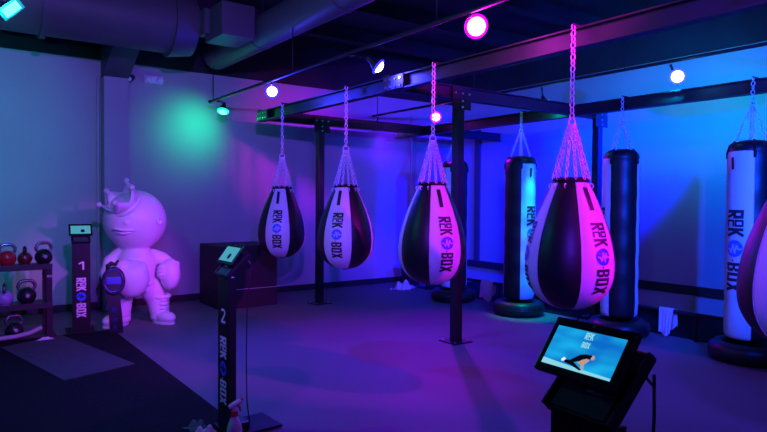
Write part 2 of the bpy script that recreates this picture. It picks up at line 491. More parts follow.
HP = [(2.06, .196)] + [(2.06 - .045 * i, .205 + .003 * math.sin(i * .9)) for i in range(1, 41)] + [(.235, .195), (.22, .17)]
HP = [(z, r) for z, r in HP]
def heavy(y, whitedeg, label, rlabel, dx=0):
    zs = .22; x = AH - .08
    root = empty('heavy_bag', (x, y, zs), 0, label, 'punching bag', 'long heavy bags in front of the blue wall')
    azc = math.atan2(-y, -x); w0 = azc + math.radians(whitedeg)
    make_bag(root, HP, 4, w0, .012, 1.48, .165, 1.12, (1.99, 1.87, .03, -.035), zs)
    bm = bmesh.new(); lathe(bm, [(.2, 2.045 - zs), (.203, 2.06 - zs), (.19, 2.10 - zs), (.155, 2.135 - zs), (.10, 2.155 - zs), (0, 2.16 - zs)], 28); link('top_cap', bm, 'bvinyl', root, True, 50)
    bm = bmesh.new(); lathe(bm, [(.175, .222 - zs), (0, .2205 - zs)], 24); link('bottom_cap', bm, 'bvinyl', root, True)
    bm = bmesh.new(); chain(bm, (0, 0, BZ1 + .012 - zs), (0, 0, 2.52 - zs), .055, .0165, .005); link('chain', bm, 'chrome', root, True)
    bm = bmesh.new(); tube(bm, [(-.012, 0, BZ1 + .012 - zs), (.11, 0, BZ1 + .012 - zs)], .009, 8); link('beam_hook', bm, 'steel', root, True, 40)
    bm = bmesh.new(); torus(bm, .03, .006, (0, 0, 2.50 - zs), Matrix.Rotation(PI / 2, 4, 'X'), 18, 6); link('ring', bm, 'chrome', root, True)
    for k in range(4):
        a = w0 + PI / 4 + k * PI / 2
        e = Vector((.135 * math.cos(a), .135 * math.sin(a), 2.14 - zs)); s = Vector((.015 * math.cos(a), .015 * math.sin(a), 2.48 - zs))
        bm = bmesh.new(); chain(bm, s, e, .05, .014, .0042, 10, 5); link('strap_chain', bm, 'chrome', root, True)
        bm = bmesh.new(); q0 = Vector((.14 * math.cos(a), .14 * math.sin(a), 2.15 - zs)); q1 = Vector((.207 * math.cos(a), .207 * math.sin(a), 2.04 - zs))
        tube(bm, [q0, (q0 + q1) / 2 + Vector((.012 * math.cos(a), .012 * math.sin(a), .012)), q1, q1 + Vector((0, 0, -.06))], .013, 6); link('hanging_strap', bm, 'bvinyl', root, True)
    ring = empty('bag_base_ring', (x, y, 0), 0, rlabel, 'base ring', 'padded floor rings under the heavy bags')
    bm = bmesh.new(); lathe(bm, [(.19, .0), (.29, .0), (.335, .03), (.35, .09), (.335, .15), (.29, .185), (.24, .19), (.212, .17), (.20, .12), (.195, .02), (.19, 0)], 36)
    link('pad', bm, 'pad', ring, True)
    bm = bmesh.new(); torus(bm, .345, .007, (0, 0, .09), None, 36, 6); link('welt', bm, 'bvinyl', ring, True)
    bm = bmesh.new(); lathe(bm, [(.19, .03), (.188, .05), (0, .05)], 28); link('core', bm, 'bvinyl', ring, True)
HY = [7.02, 5.70, 4.17, 2.76]
heavy(HY[0], -60, 'heavy bag mostly hidden behind the middle black post', 'black padded floor ring behind the middle post')
heavy(HY[1], 50, 'slim heavy bag with teal-lit white panel left of the big teardrop bag', 'black padded floor ring left below the big teardrop bag')
heavy(HY[2], -78, 'heavy bag with wide black panel right behind the big teardrop bag', 'black padded floor ring behind the tablet screen')
heavy(HY[3], -37, 'heavy bag with broad white panel by the right picture edge', 'black padded floor ring under the bag at the right edge')

# ------------------------------------------------------------------ floor coverings
def slab(name, pts, z0, z1, m):
    bm = bmesh.new(); a = [bm.verts.new((x, y, z0)) for x, y in pts]; b = [bm.verts.new((x, y, z1)) for x, y in pts]
    n = len(pts); bm.faces.new(a); bm.faces.new(b)
    for i in range(n): bm.faces.new((a[i], a[(i + 1) % n], b[(i + 1) % n], b[i]))
    return link(name, bm, m)
tag(slab('turf_mat', [(-4.4, -3.4), (1.64, -3.4), (1.64, 7.66), (-4.4, 7.66)], 0, .006, 'turf'), 'wide black turf strip covering the floor along the left side', 'mat')
tag(slab('exercise_mat', [(.50, 7.33), (1.1, 7.62), (1.46, 5.93), (.84, 5.72)], .006, .014, 'matgrey'), 'grey exercise mat lying flat on the black turf', 'mat')
tag(slab('rubber_mat', [(6.86, -3), (XR - .03, -3), (XR - .03, 8.45), (6.86, 8.45)], 0, .006, 'turf'), 'long black rubber mat along the foot of the blue wall', 'mat')

# ------------------------------------------------------------------ kiosks
def kiosk(x, y, rz, digit, label, pict=False, tx=0.):
    k = empty('tablet_kiosk', (x, y, .007), rz, label, 'kiosk', 'numbered tablet kiosks along the turf edge')
    bm = bmesh.new(); box(bm, (-.092, 0, .012), (.092, .05, 1.03), .006); col = link('column', bm, 'kiosk', k)
    fn = lambda X, Z: Vector((X, -.002, Z))
    quads, disc, tot = word(LOGO); h = .098; top = .632; sc = .455 / tot
    print_quads('lettering', quads, lambda a, b: fn((b - .5) * h, top - a * sc), 'wprint', col)
    zc = top - disc * sc
    print_quads('emblem', disc_quads(0, 0, .5), lambda a, b: Vector((b * h, -.003, zc - a * h)), 'blue', col)
    print_quads('emblem_pulse', wave_quads(0, 0, .5), lambda a, b: Vector((a * h, -.005, zc + b * h)), 'kiosk', col)
    ln, t = glyph(digit, .6)
    if ln: print_quads('number', strokes(ln, t), lambda a, b: fn((a - .3) * .11,   .722 + b * .095), 'wprint', col)
    bm = bmesh.new(); box(bm, (-.15, -.01, 0), (.15, .36, .012), .004); bp = link('base_plate', bm, 'foot', k)
    bm = bmesh.new(); tube(bm, [(.09, .1, .012), (.09, .1, .018)], .01, 8); link('bolt', bm, 'bolt', bp)
    bm = bmesh.new(); box(bm, (-.09, .05, .012), (.09, .15, .06), .006); link('foot_block', bm, 'kiosk', k)
    # sloped tray
    T = Matrix.Translation((0, -.012, 1.03)) @ Matrix.Rotation(math.radians(43), 4, 'X')
    bm = bmesh.new(); box(bm, (-.098, 0, -.013), (.098, .215, .013), .006, T); tr = link('tray', bm, 'kiosk', k)
    bm = bmesh.new(); box(bm, (-.098, .0, .013), (-.09, .21, .024), .002, T); link('rim', bm, 'kiosk', tr)
    bm = bmesh.new(); box(bm, (.09, .0, .013), (.098, .21, .024), .002, T); link('rim', bm, 'kiosk', tr)
    bm = bmesh.new(); box(bm, (-.075, .008, .013), (.075, .075, .017), .001, T); link('reflection_plate', bm, 'reflteal', tr)  # plate added to paint the tablet's reflection onto the tray
    bm = bmesh.new(); box(bm, (-.06, .09, .012), (.06, .18, .062), .006, T); link('bracket', bm, 'kiosk', k)
    # tablet
    c = Vector((tx, .045, 1.178)); tau = math.radians(53)
    T2 = Matrix.Translation(c) @ Matrix.Rotation(tau, 4, 'X')
    bm = bmesh.new(); box(bm, (-.121, -.077, -.02), (.121, .077, 0), .006, T2); tb = link('tablet', bm, 'tablet', k)
    W, H = .203, .109
    def scr(a, b, off=.0015): return T2 @ Vector((a, b, off))
    vs = [scr(-W / 2 + W * i / 8, -H / 2 - .003 + H * j / 4) for j in range(5) for i in range(9)]
    fs = [(j * 9 + i, j * 9 + i + 1, j * 9 + i + 10, j * 9 + i + 9) for j in range(4) for i in range(8)]
    sm = 'screen' if pict else 'screen2'
    so = raw('screen', vs, fs, sm, tb)
    bm = bmesh.new(); tube(bm, [T2 @ Vector((0, .068, 0)), T2 @ Vector((0, .068, .001))], .003, 10); link('webcam', bm, 'bolt', tb)
    if pict:
        def poly(name, pts, m, off): raw(name, [scr(px * W, py * H - .003, off) for px, py in pts], [tuple(range(len(pts)))], m, tb)
        poly('shown_floor', [(-.5, -.5), (.5, -.5), (.5, -.44), (.05, -.42), (-.5, -.36)], 'scrfloor', .002)
        poly('shown_body', [(-.12, -.29), (-.05, -.17), (.0, -.09), (.08, -.05), (.155, -.06), (.15, -.14), (.09, -.2), (.0, -.26), (-.08, -.33)], 'scrdark', .003)
        poly('shown_legs', [(-.20, -.31), (-.13, -.27), (-.05, -.30), (.06, -.40), (.10, -.44), (.07, -.455), (-.06, -.39), (-.17, -.36)], 'scrdark', .0026)
        poly('shown_shoe', [(-.235, -.30), (-.20, -.24), (-.17, -.27), (-.185, -.33), (-.22, -.35)], 'scrwhite', .0032)
        poly('shown_arm', [(.05, -.2), (.13, -.13), (.15, -.18), (.10, -.30), (.12, -.41), (.085, -.42), (.055, -.31), (.0, -.30)], 'skin', .0034)
        poly('shown_head', [(.145, -.10), (.155, -.05), (.185, -.04), (.205, -.08), (.20, -.14), (.17, -.16)], 'skin', .0036)
        poly('shown_hair', [(.10, -.10), (.14, -.04), (.165, -.06), (.15, -.15), (.12, -.16)], 'scrdark', .0039)
        q, d, tt = word(['R', 'oc', 'K'])
        print_quads('shown_lettering', q, lambda a, b: scr((-.055 + a * .085) * W, (.27 + b * .17) * H, .002), 'scrtext', tb)
        q, d, tt = word(['B', 'O', 'X'])
        print_quads('shown_lettering', q, lambda a, b: scr((-.05 + a * .075) * W, (.06 + b * .14) * H, .002), 'scrtext', tb)
    else:
        raw('shown_emblem', [scr(p.x, p.y, .003) for q in disc_quads(.02, -.02, .022, 1, 12) for p in q], [tuple(range(i * 4, i * 4 + 4)) for i in range(12)], 'scrdark', tb)
    bm = bmesh.new()
    tube(bm, [(.085, .16, 1.13), (.10, .14, 1.03), (.102, .12, .8), (.10, .115, .5), (.103, .12, .2), (.1, .14, .06)], .004, 6)
    link('cable', bm, 'cable', k, True)
    bm = bmesh.new(); tube(bm, [(.02, .0, 1.10), (.05, .05, 1.08), (.07, .1, 1.12), (.05, .12, 1.16), (.03, .1, 1.13), (.06, .15, 1.13), (.085, .16, 1.10)], .004, 6)
    link('cable', bm, 'grip', k, True)
    return k
kiosk(1.30, 7.62, math.radians(-6), '1', 'slim black tablet kiosk marked 1 between kettlebell rack and white statue')
kiosk(1.515, 3.88, -PI / 2 + math.radians(2), '2', 'slim black tablet kiosk marked 2 behind the spray bottle')
kiosk(1.228, .892, -PI / 2 - math.radians(2.5), '', 'black tablet kiosk in front showing a push-up on its bright screen', True, -.03)

# ------------------------------------------------------------------ black box by the back wall
t = empty('storage_box', (3.575, 8.58, 0), 0, 'big black box standing against the back wall behind the first teardrop bag', 'box')
bm = bmesh.new(); box(bm, (-.445, -.38, 0), (.445, .38, .262), .008); link('lower_tier', bm, 'wood', t)
bm = bmesh.new(); box(bm, (-.445, -.38, .268), (.445, .38, .885), .01); ut = link('upper_tier', bm, 'wood', t)
bm = bmesh.new(); box(bm, (-.2, -.384, .262), (.445, -.37, .27)); link('edge_strip', bm, 'tube', t)
# objects near the back wall at the right
t = empty('waste_bin', (6.95, 8.72, 0), 0, 'dark bin standing by the back wall behind the third teardrop bag', 'bin')
bm = bmesh.new(); lathe(bm, [(0, 0), (.15, 0), (.19, .36), (.195, .36), (.195, .38), (.175, .38), (.14, .02), (0, .02)], 22); link('bin_body', bm, 'base', t, True, 40)
bm = bmesh.new(); lathe(bm, [(.2, .36), (.205, .385), (.19, .39), (.185, .37)], 22); link('bin_rim', bm, 'tube', t, True, 40)

def cloth(name, loc, w, d, h, m, label, cat, seed, rz=0):
    rnd = random.Random(seed); nx, ny = 22, 18; vs, fs = [], []
    ph = [rnd.uniform(0, 6) for _ in range(6)]
    for j in range(ny + 1):
        for i in range(nx + 1):
            u, v = i / nx * 2 - 1, j / ny * 2 - 1
            e = max(0, 1 - max(abs(u), abs(v)) ** 3)
            z = h * e * (.45 + .3 * math.sin(4.1 * u + ph[0] + 2 * v) + .25 * math.sin(6 * v + ph[1] - 3 * u)) + .004
            edge = 1 + .16 * math.sin(5 * u + ph[2]) * math.cos(4 * v + ph[3])
            vs.append((u * w / 2 * edge, v * d / 2 * edge, max(.004, z)))
    for j in range(ny):
        for i in range(nx):
            b = j * (nx + 1) + i; fs.append((b, b + 1, b + nx + 2, b + nx + 1))
    o = raw(name, vs, fs, m, None, True); o.location = loc; o.rotation_euler = (0, 0, rz)
    md = o.modifiers.new('thick', 'SOLIDIFY'); md.thickness = .004; md.offset = 1
    return tag(o, label, cat)
cloth('crumpled_cloth', (6.55, 8.42, 0), .36, .26, .16, 'towel', 'crumpled white cloth heap on the floor by the dark bin', 'cloth', 3, .3)
bm = bmesh.new(); tube(bm, [(6.28, 8.42, .012), (6.33, 8.5, .012), (6.42, 8.58, .012)], .012, 8)
tag(link('white_stick', bm, 'plastic', None, True), 'short pale stick lying on the floor left of the cloth heap', 'stick')

def hung_towel(y, w, zlow, zlow2, label, seed, m='towel'):
    """towel draped over the low foot rail at x=6.8"""
    rnd = random.Random(seed); p = [rnd.uniform(0, 6) for _ in range(4)]
    nu, nv = 16, 26; vs, fs = [], []
    for j in range(nv + 1):
        s = j / nv
        for i in range(nu + 1):
            u = i / nu * 2 - 1
            if s < .42: f = s / .42; base = (6.8 + .034, .32 + (zlow2 - .32) * (1 - f)); g = 1 - f; sx = 1
            elif s < .58: a = (s - .42) / .16 * PI; base = (6.8 + .034 * math.cos(a), .316 + .014 * math.sin(a)); g = 0; sx = math.cos(a)
            else: f = (s - .58) / .42; base = (6.8 - .034, .32 + (zlow - .32) * f); g = f; sx = -1
            fold = .022 * math.sin(5 * u + p[0]) + .012 * math.sin(9 * u + p[1] + 2 * s)
            spread = 1 + .2 * math.sin(3 * s + p[2]) - .35 * g * (.6 + .4 * math.sin(p[3]))
            vs.append((base[0] + sx * (abs(fold) * (.35 + g) + .01 * g), u * w / 2 * spread, max(.016, base[1] + g * .035 * math.sin(3 * u + p[3]))))
    for j in range(nv):
        for i in range(nu):
            b = j * (nu + 1) + i; fs.append((b, b + 1, b + nu + 2, b + nu + 1))
    o = raw('hand_towel', vs, fs, m, None, True); o.location = (0, y, 0)
    md = o.modifiers.new('thick', 'SOLIDIFY'); md.thickness = .006; md.offset = 0
    return tag(o, label, 'towel', 'towels hung on the low rail')
hung_towel(6.62, .24, .03, .12, 'white towel hanging low beside the middle black post', 5)
hung_towel(3.78, .15, .02, .1, 'purple-lit towel hanging low between the two right heavy bags', 9)

# ------------------------------------------------------------------ spray bottle, cloths near kiosk 2
t = empty('spray_bottle', (1.465, 3.57, .007), math.radians(165), 'pale spray bottle with red trigger head in front of kiosk 2', 'bottle')
bm = bmesh.new(); lathe(bm, [(0, 0), (.036, 0), (.041, .006), (.042, .10), (.039, .125), (.028, .155), (.018, .178), (.016, .19), (0, .19)], 24); link('bottle_body', bm, 'bottle', t, True, 50)
bm = bmesh.new(); lathe(bm, [(.0, .183), (.021, .183), (.021, .208), (.016, .212), (0, .212)], 18); link('collar', bm, 'trigger', t, True, 40)
bm = bmesh.new(); tube(bm, [(0, 0, .21), (0, 0, .235)], [.014, .012], 12)
tube(bm, [(.03, 0, .232), (.0, 0, .246), (-.03, 0, .262), (-.036, 0, .268)], [.012, .016, .015, .01], 12); link('spray_head', bm, 'trigw', t, True, 40)
bm = bmesh.new(); tube(bm, [(-.015, 0, .242), (-.03, 0, .225), (-.033, 0, .205)], [.008, .007, .005], 8); link('trigger', bm, 'trigger', t, True, 40)
bm = bmesh.new(); tube(bm, [(-.034, 0, .267), (-.046, 0, .272)], [.008, .007], 10); link('nozzle', bm, 'trigger', t, True, 40)
t.scale = (1.12, 1.12, 1.12)
cloth('cleaning_cloth', (1.39, 3.83, .007), .15, .14, .09, 'towel', 'small white cleaning cloth bunched beside the spray bottle', 'cloth', 11, .5)
cloth('cleaning_cloth', (1.385, 4.02, .007), .12, .13, .06, 'green', 'dull green cloth at the foot of kiosk 2', 'cloth', 14, .2)
cloth('paper_scrap', (.92, 7.48, .006), .15, .06, .03, 'towel', 'small white scrap on the floor by the rack', 'scrap', 21, .1)

# ------------------------------------------------------------------ kettlebell rack
rk = empty('kettlebell_rack', (.35, 7.78, .006), 0, 'dark two-shelf rack of kettlebells at the left picture edge', 'rack')
for z in (.80, .375):
    bm = bmesh.new(); box(bm, (-.75, -.17, z - .045), (.66, .17, z), .006); sh = link('shelf', bm, 'shelf', rk)
    bm = bmesh.new(); box(bm, (-.75, -.185, z - .05), (.66, -.165, z + .012), .003); link('shelf_lip', bm, 'shelf', sh)
for y in (-.14, .14):
    bm = bmesh.new(); box(bm, (.60, y - .028, 0), (.66, y + .028, .79), .005); link('post', bm, 'steel', rk)
    bm = bmesh.new(); box(bm, (-.74, y - .028, 0), (-.68, y + .028, .79), .005); link('post', bm, 'steel', rk)
bm = bmesh.new(); box(bm, (.605, -.175, .66), (.655, -.165, .685), .003); link('clip', bm, 'bolt', rk)
bm = bmesh.new(); box(bm, (-.74, -.16, .0), (.7, .16, .02), .004); link('base_plate', bm, 'steel', rk)
bm = bmesh.new(); tube(bm, [(-.7, -.20, .05), (.1, -.23, .05), (.3, -.22, .055), (.44, -.2, .075), (.55, -.16, .115)], .025, 12); link('foot_tube', bm, 'tube', rk, True, 50)

def kettlebell(x, y, z, r, rz, bodym, label, handle='grip', hh=1.):
    t = empty('kettlebell', (x, y, z), rz, label, 'kettlebell', 'kettlebells on the rack')
    bm = bmesh.new()
    prof = [(0, 0), (r * .62, 0)] + [(r * math.cos(a), r * .86 + r * math.sin(a)) for a in [math.radians(q) for q in range(-52, 66, 8)]] + [(r * .3, r * 1.83), (0, r * 1.86)]
    lathe(bm, prof, 26); body = link('bell', bm, bodym, t, True, 50)
    bm = bmesh.new()
    pts = [(-r * .55, 0, r * 1.45), (-r * .82, 0, r * 1.85), (-r * .80, 0, r * 2.2 * hh), (-r * .5, 0, r * 2.55 * hh), (0, 0, r * 2.6 * hh), (r * .5, 0, r * 2.55 * hh), (r * .80, 0, r * 2.2 * hh), (r * .82, 0, r * 1.85), (r * .55, 0, r * 1.45)]
    sp = [Vector(p) for p in pts]; fine = []
    for i in range(len(sp) - 1):
        a, b, c, d = sp[max(i - 1, 0)], sp[i], sp[i + 1], sp[min(i + 2, len(sp) - 1)]
        for k in range(4):
            q = k / 4; fine.append(.5 * (2 * b + (c - a) * q + (2 * a - 5 * b + 4 * c - d) * q * q + (3 * b - a - 3 * c + d) * q ** 3))
    fine.append(sp[-1]); tube(bm, fine, r * .19, 10); link('handle', bm, handle, t, True)
    bm = bmesh.new(); ball(bm, (0, -r * .97, r * .95), (r * .22, .006, r * .22), 14, 8); link('badge', bm, 'tube' if bodym == 'iron' else bodym, t, True)
kettlebell(.415, 7.74, .807, .087, .2, 'kbred', 'bright red kettlebell on the top shelf, cut by the picture edge')
kettlebell(.595, 7.74, .807, .087, 0., 'kbred', 'red kettlebell fully seen on the top shelf')
kettlebell(.765, 7.80, .807, .073, 1.35, 'kbdred', 'dark red kettlebell on the top shelf with its handle turned edge-on', 'iron')
kettlebell(.942, 7.74, .807, .090, .1, 'iron', 'black kettlebell at the right end of the top shelf')
kettlebell(.375, 7.78, .382, .087, .2, 'iron', 'black kettlebell on the middle shelf, cut by the picture edge')
kettlebell(.565, 7.72, .382, .087, 1.45, 'kbvio', 'pale lilac kettlebell on the middle shelf')
kettlebell(.775, 7.74, .382, .096, 0., 'iron', 'large black kettlebell at the right of the middle shelf')
kettlebell(.65, 7.70, .028, .09, .15, 'iron', 'black kettlebell on the bottom of the rack behind the grey tube')

# ------------------------------------------------------------------ statue
def remesh(name, bm, m, parent, vox, smooth_it=4):
    me = bpy.data.meshes.new('tmp'); bm.to_mesh(me); bm.free()
    o = bpy.data.objects.new('tmp', me); COL.objects.link(o)
    md = o.modifiers.new('r', 'REMESH'); md.mode = 'VOXEL'; md.voxel_size = vox; md.use_smooth_shade = True
    ms = o.modifiers.new('s', 'SMOOTH'); ms.iterations = smooth_it; ms.factor = .5
    dg = bpy.context.evaluated_depsgraph_get(); dg.update()
    nm = bpy.data.meshes.new_from_object(o.evaluated_get(dg)); nm.name = name
    bpy.data.objects.remove(o); bpy.data.meshes.remove(me)
    nm.materials.clear(); nm.materials.append(M[m])
    for p in nm.polygons: p.use_smooth = True
    ob = bpy.data.objects.new(name, nm); COL.objects.link(ob); ob.parent = parent
    return ob
st = empty('boxer_statue', (1.955, 7.88, 0), math.radians(-14), 'white round-headed boxer statue wearing a tilted crown and big gloves', 'statue')
bm = bmesh.new()
ball(bm, (-.005, 0, 1.275), (.365, .355, .37), 40, 28)                                   # head
tube(bm, [(0, .02, .95), (0, .02, .85)], [.14, .17], 24)
tube(bm, [(0, .02, .92), (0, .02, .82), (0, .02, .68), (0, .02, .52), (0, .02, .40)], [.17, .235, .24, .225, .19], 28)
for s, pts, rs in ((-1, [(-.17, .02, .84), (-.28, -.01, .76), (-.31, -.07, .64), (-.2, -.17, .58)], [.105, .1, .095, .1]),
                   (1, [(.19, .03, .83), (.31, .05, .79), (.40, .05, .71), (.40, .0, .63)], [.09, .085, .085, .09])):
    tube(bm, pts, rs, 18); ball(bm, pts[0], rs[0]); ball(bm, pts[-1], rs[-1]); ball(bm, pts[2], rs[2])
tube(bm, [(-.12, .02, .5), (-.16, .0, .3), (-.17, -.01, .1)], [.145, .125, .11], 22)
tube(bm, [(.13, .02, .5), (.23, .02, .3), (.28, .02, .1)], [.145, .12, .11], 22)
ball(bm, (-.10, -.335, 1.255), (.03, .03, .024))   # small nose
remesh('body', bm, 'plaster', st, .014, 6)
def headp(x, z, off=.0):
    y = -.36 * math.sqrt(max(.02, 1 - ((x + .01) / .375) ** 2 - ((z - 1.275) / .375) ** 2)) - off
    return Vector((x, y, z))
bm = bmesh.new(); tube(bm, [headp(x, z, .006) for x, z in ((-.26, 1.165), (-.22, 1.185), (-.17, 1.175), (-.11, 1.165), (-.05, 1.17), (0, 1.165))], [.006, .013, .015, .015, .013, .005], 8)
link('upper_lip', bm, 'plaster', st, True)
bm = bmesh.new(); tube(bm, [headp(x, z, .004) for x, z in ((-.22, 1.145), (-.16, 1.13), (-.10, 1.13), (-.04, 1.145))], [.006, .016, .016, .006], 8)
link('lower_lip', bm, 'plaster', st, True)
bm = bmesh.new(); En = (headp(.265, 1.275) - Vector((-.005, 0, 1.275))).normalized(); torus(bm, .04, .016, headp(.265, 1.275), En.to_track_quat('Z', 'Y').to_matrix().to_4x4(), 18, 8, 1); link('ear', bm, 'plaster', st, True)
# gloves
bm = bmesh.new(); ball(bm, (-.05, -.30, .595), (.205, .15, .225), 30, 20); ball(bm, (-.13, -.30, .72), (.12, .12, .11), 24, 16); ball(bm, (.07, -.33, .68), (.07, .08, .12), 20, 14)
remesh('glove', bm, 'plaster', st, .013, 5)
bm = bmesh.new(); ball(bm, (.40, -.03, .60), (.125, .15, .20), 28, 18); ball(bm, (.30, -.1, .64), (.06, .07, .1)); tube(bm, [(.415, .0, .76), (.41, -.01, .70)], [.1, .11], 20)
remesh('glove', bm, 'plaster', st, .013, 5)
bm = bmesh.new(); torus(bm, .085, .018, (.42, .02, .74), Matrix.Rotation(.3, 4, 'Y'), 22, 8); link('glove_cuff', bm, 'plaster', st, True)
for k, z in enumerate((.60, .64, .68)):
    bm = bmesh.new(); tube(bm, [(.245, -.12, z), (.29, -.165, z + .01), (.34, -.16, z + .012)], .013, 8); link('glove_lace', bm, 'plaster', st, True)
bm = bmesh.new(); torus(bm, .225, .022, (0, .02, .50), None, 30, 8); link('waistband', bm, 'plaster', st, True)
for s, x, ang in ((-1, -.18, -.75), (1, .29, .55)):
    R = Matrix.Translation((x, .0, 0)) @ Matrix.Rotation(ang, 4, 'Z')
    bm = bmesh.new()
    tube(bm, [R @ Vector((0, .02, .33)), R @ Vector((0, .02, .2)), R @ Vector((0, .02, .06))], [.118, .112, .115], 24)
    ball(bm, R @ Vector((0, -.1, .075)), 1, 24, 16, Matrix.Rotation(ang, 4, 'Z') @ Matrix.Diagonal((.098, .16, .075, 1)))
    ball(bm, R @ Vector((0, .02, .06)), (.11, .11, .06))
    b = remesh('boot', bm, 'plaster', st, .012, 4)
    bm = bmesh.new(); torus(bm, .118, .022, R @ Vector((0, .02, .325)), None, 24, 8, 1.2); link('boot_cuff', bm, 'plaster', b, True)
    bm = bmesh.new()
    pr = [R @ Vector((.1 * math.cos(a), -.05 + (.2 if math.sin(a) < 0 else .17) * math.sin(a), 0)) for a in [2 * PI * q / 28 for q in range(28)]]
    lo = [bm.verts.new((p.x, p.y, .0)) for p in pr]; hi = [bm.verts.new((p.x, p.y, .026)) for p in pr]
    bm.faces.new(lo); bm.faces.new(hi)
    for q in range(28): bm.faces.new((lo[q], lo[(q + 1) % 28], hi[(q + 1) % 28], hi[q]))
    link('sole', bm, 'plaster', b)
    for z in (.13, .18, .23, .28):
        bm = bmesh.new(); tube(bm, [R @ Vector((-.06, -.08, z)), R @ Vector((0, -.108, z + .008)), R @ Vector((.06, -.08, z))], .011, 6); link('boot_lace', bm, 'plaster', b, True)
# crown, tipped forward over the brow
ax = Vector((-.56, -.40, .72)).normalized()
CM = Matrix.Translation((-.10, -.185, 1.455)) @ ax.to_track_quat('Z', 'Y').to_matrix().to_4x4() @ Matrix.Rotation(.45, 4, 'Z')
NS = 60; vs, fs = [], []
def spike(a): 
    f = (a / (2 * PI) * 5) % 1; return (abs(f - .5) * 2) ** 1.1
for i in range(NS):
    a = 2 * PI * i / NS
    for layer in (0, 1):
        for h in (0, .5, 1):
            r = (.172 if layer == 0 else .15) + .055 * h * h * (.4 + .6 * spike(a)); z = h * (.09 + .105 * spike(a))
            vs.append(CM @ Vector((r * math.cos(a), r * math.sin(a), z)))
for i in range(NS):
    a, b = i * 6, ((i + 1) % NS) * 6
    for h in (0, 1):
        fs.append((a + h, b + h, b + h + 1, a + h + 1)); fs.append((a + 3 + h, a + 4 + h, b + 4 + h, b + 3 + h))
    fs.append((a + 2, b + 2, b + 5, a + 5)); fs.append((a, a + 3, b + 3, b))
crown = raw('crown', vs, fs, 'plaster', st, True)
for k in range(5):
    a = 2 * PI * k / 5; bm = bmesh.new(); ball(bm, CM @ Vector((.226 * math.cos(a), .226 * math.sin(a), .205)), .034, 18, 12); link('crown_ball', bm, 'plaster', crown, True)
bm = bmesh.new()
torus(bm, .166, .032, (0, 0, 0), None, 36, 10, 1.); bmesh.ops.transform(bm, matrix=CM, verts=bm.verts); link('crown_band', bm, 'plaster', crown, True)

# championship belt hanging before the statue's glove
bt = empty('championship_belt', (1.575, 7.40, .007), math.radians(-13), 'black championship belt with blue round plate hanging before the statue', 'belt')
bm = bmesh.new(); pts = [(.05, -.02, .01), (.045, -.018, .15), (.03, -.01, .3), (.015, 0, .45), (.01, .02, .66)]
vs = []; fs = []
for x, y, z in pts:
    for dx, dy in ((-.07, -.008), (.07, -.008), (.07, .008), (-.07, .008)): vs.append((x + dx, y + dy, z))
for i in range(len(pts) - 1):
    for k in range(4): fs.append((i * 4 + k, i * 4 + (k + 1) % 4, i * 4 + 4 + (k + 1) % 4, i * 4 + 4 + k))
fs += [(0, 1, 2, 3), (16, 17, 18, 19)]
bm.free(); raw('strap', vs, fs, 'leatherblk', bt)
PT = Matrix.Translation((.02, -.0, .60)) @ Matrix.Rotation(PI / 2 - .1, 4, 'X')
bm = bmesh.new(); lathe(bm, [(0, .0), (.118, 0), (.125, .012), (.115, .024), (0, .026)], 36, PT @ Matrix.Diagonal((1, 1.28, 1, 1))); mp = link('main_plate', bm, 'leatherblk', bt, True, 40)
bm = bmesh.new(); lathe(bm, [(.088, .024), (.1, .032), (.108, .026)], 36, PT @ Matrix.Diagonal((1, 1.25, 1, 1))); link('plate_rim', bm, 'plate', mp, True)
bm = bmesh.new(); box(bm, (-.075, -.04, .026), (.075, .045, .034), .004, PT); link('plate_panel', bm, M['plate2'], mp)
for z, r in ((.27, .036), (.16, .03), (.07, .026)):
    bm = bmesh.new(); lathe(bm, [(0, .0), (r, 0), (r * .9, .008), (0, .01)], 20, Matrix.Translation((.035 if z < .2 else .025, -.02, z)) @ Matrix.Rotation(PI / 2, 4, 'X')); link('side_plate', bm, 'plate2', bt, True, 40)
bm = bmesh.new(); tube(bm, [(-.04, .02, .72), (-.04, .03, .77), (-.0, .035, .80), (.04, .03, .785), (.07, .02, .83)], [.022, .026, .026, .022, .012], 10)
link('strap_end', bm, 'leatherblk', bt, True)

# ------------------------------------------------------------------ small wall fixtures
t = empty('emergency_light', (2.53, YB - .014, 3.2), 0, 'white twin-head emergency light high on the back wall', 'light')
bm = bmesh.new(); box(bm, (-.13, -.07, .0), (.13, 0, .11), .02); link('housing', bm, 'plastic', t)
bm = bmesh.new(); box(bm, (-.09, 0, .01), (.09, .012, .1)); link('mount_plate', bm, 'plastic', t)
for s in (-1, 1):
    bm = bmesh.new(); ball(bm, (s * .08, -.085, .05), (.05, .035, .045), 16, 10); link('lamp_head', bm, 'plastic', t, True)
t = empty('security_camera', (2.24, YB - .05, 3.25), 0, 'small dark security camera beside the pilaster top', 'camera')
bm = bmesh.new(); tube(bm, [(0, .0, .03), (-.03, -.07, .0)], .02, 10); link('mount', bm, 'steel', t, True, 40)
bm = bmesh.new(); tube(bm, [(-.01, -.03, .0), (-.08, -.17, -.05)], .04, 14); link('camera_body', bm, 'steel', t, True, 40)
bm = bmesh.new(); tube(bm, [(-.08, -.17, -.05), (-.083, -.176, -.052)], .03, 14); link('lens', bm, 'plastic', t, True, 40)
t = empty('electrical_panel', (7.45, YB - .02, .95), 0, 'grey electrical panel box on the back wall with a thin conduit above', 'electrical box')
bm = bmesh.new(); box(bm, (-.17, -.09, 0), (.25, 0, .86), .008); pb = link('panel_box', bm, 'wall', t)
bm = bmesh.new(); box(bm, (-.12, 0, .05), (.2, .018, .8)); link('mount_plate', bm, 'wall', t)
bm = bmesh.new(); box(bm, (-.14, -.1, .05), (.22, -.088, .81), .004); link('panel_door', bm, 'wall', t)
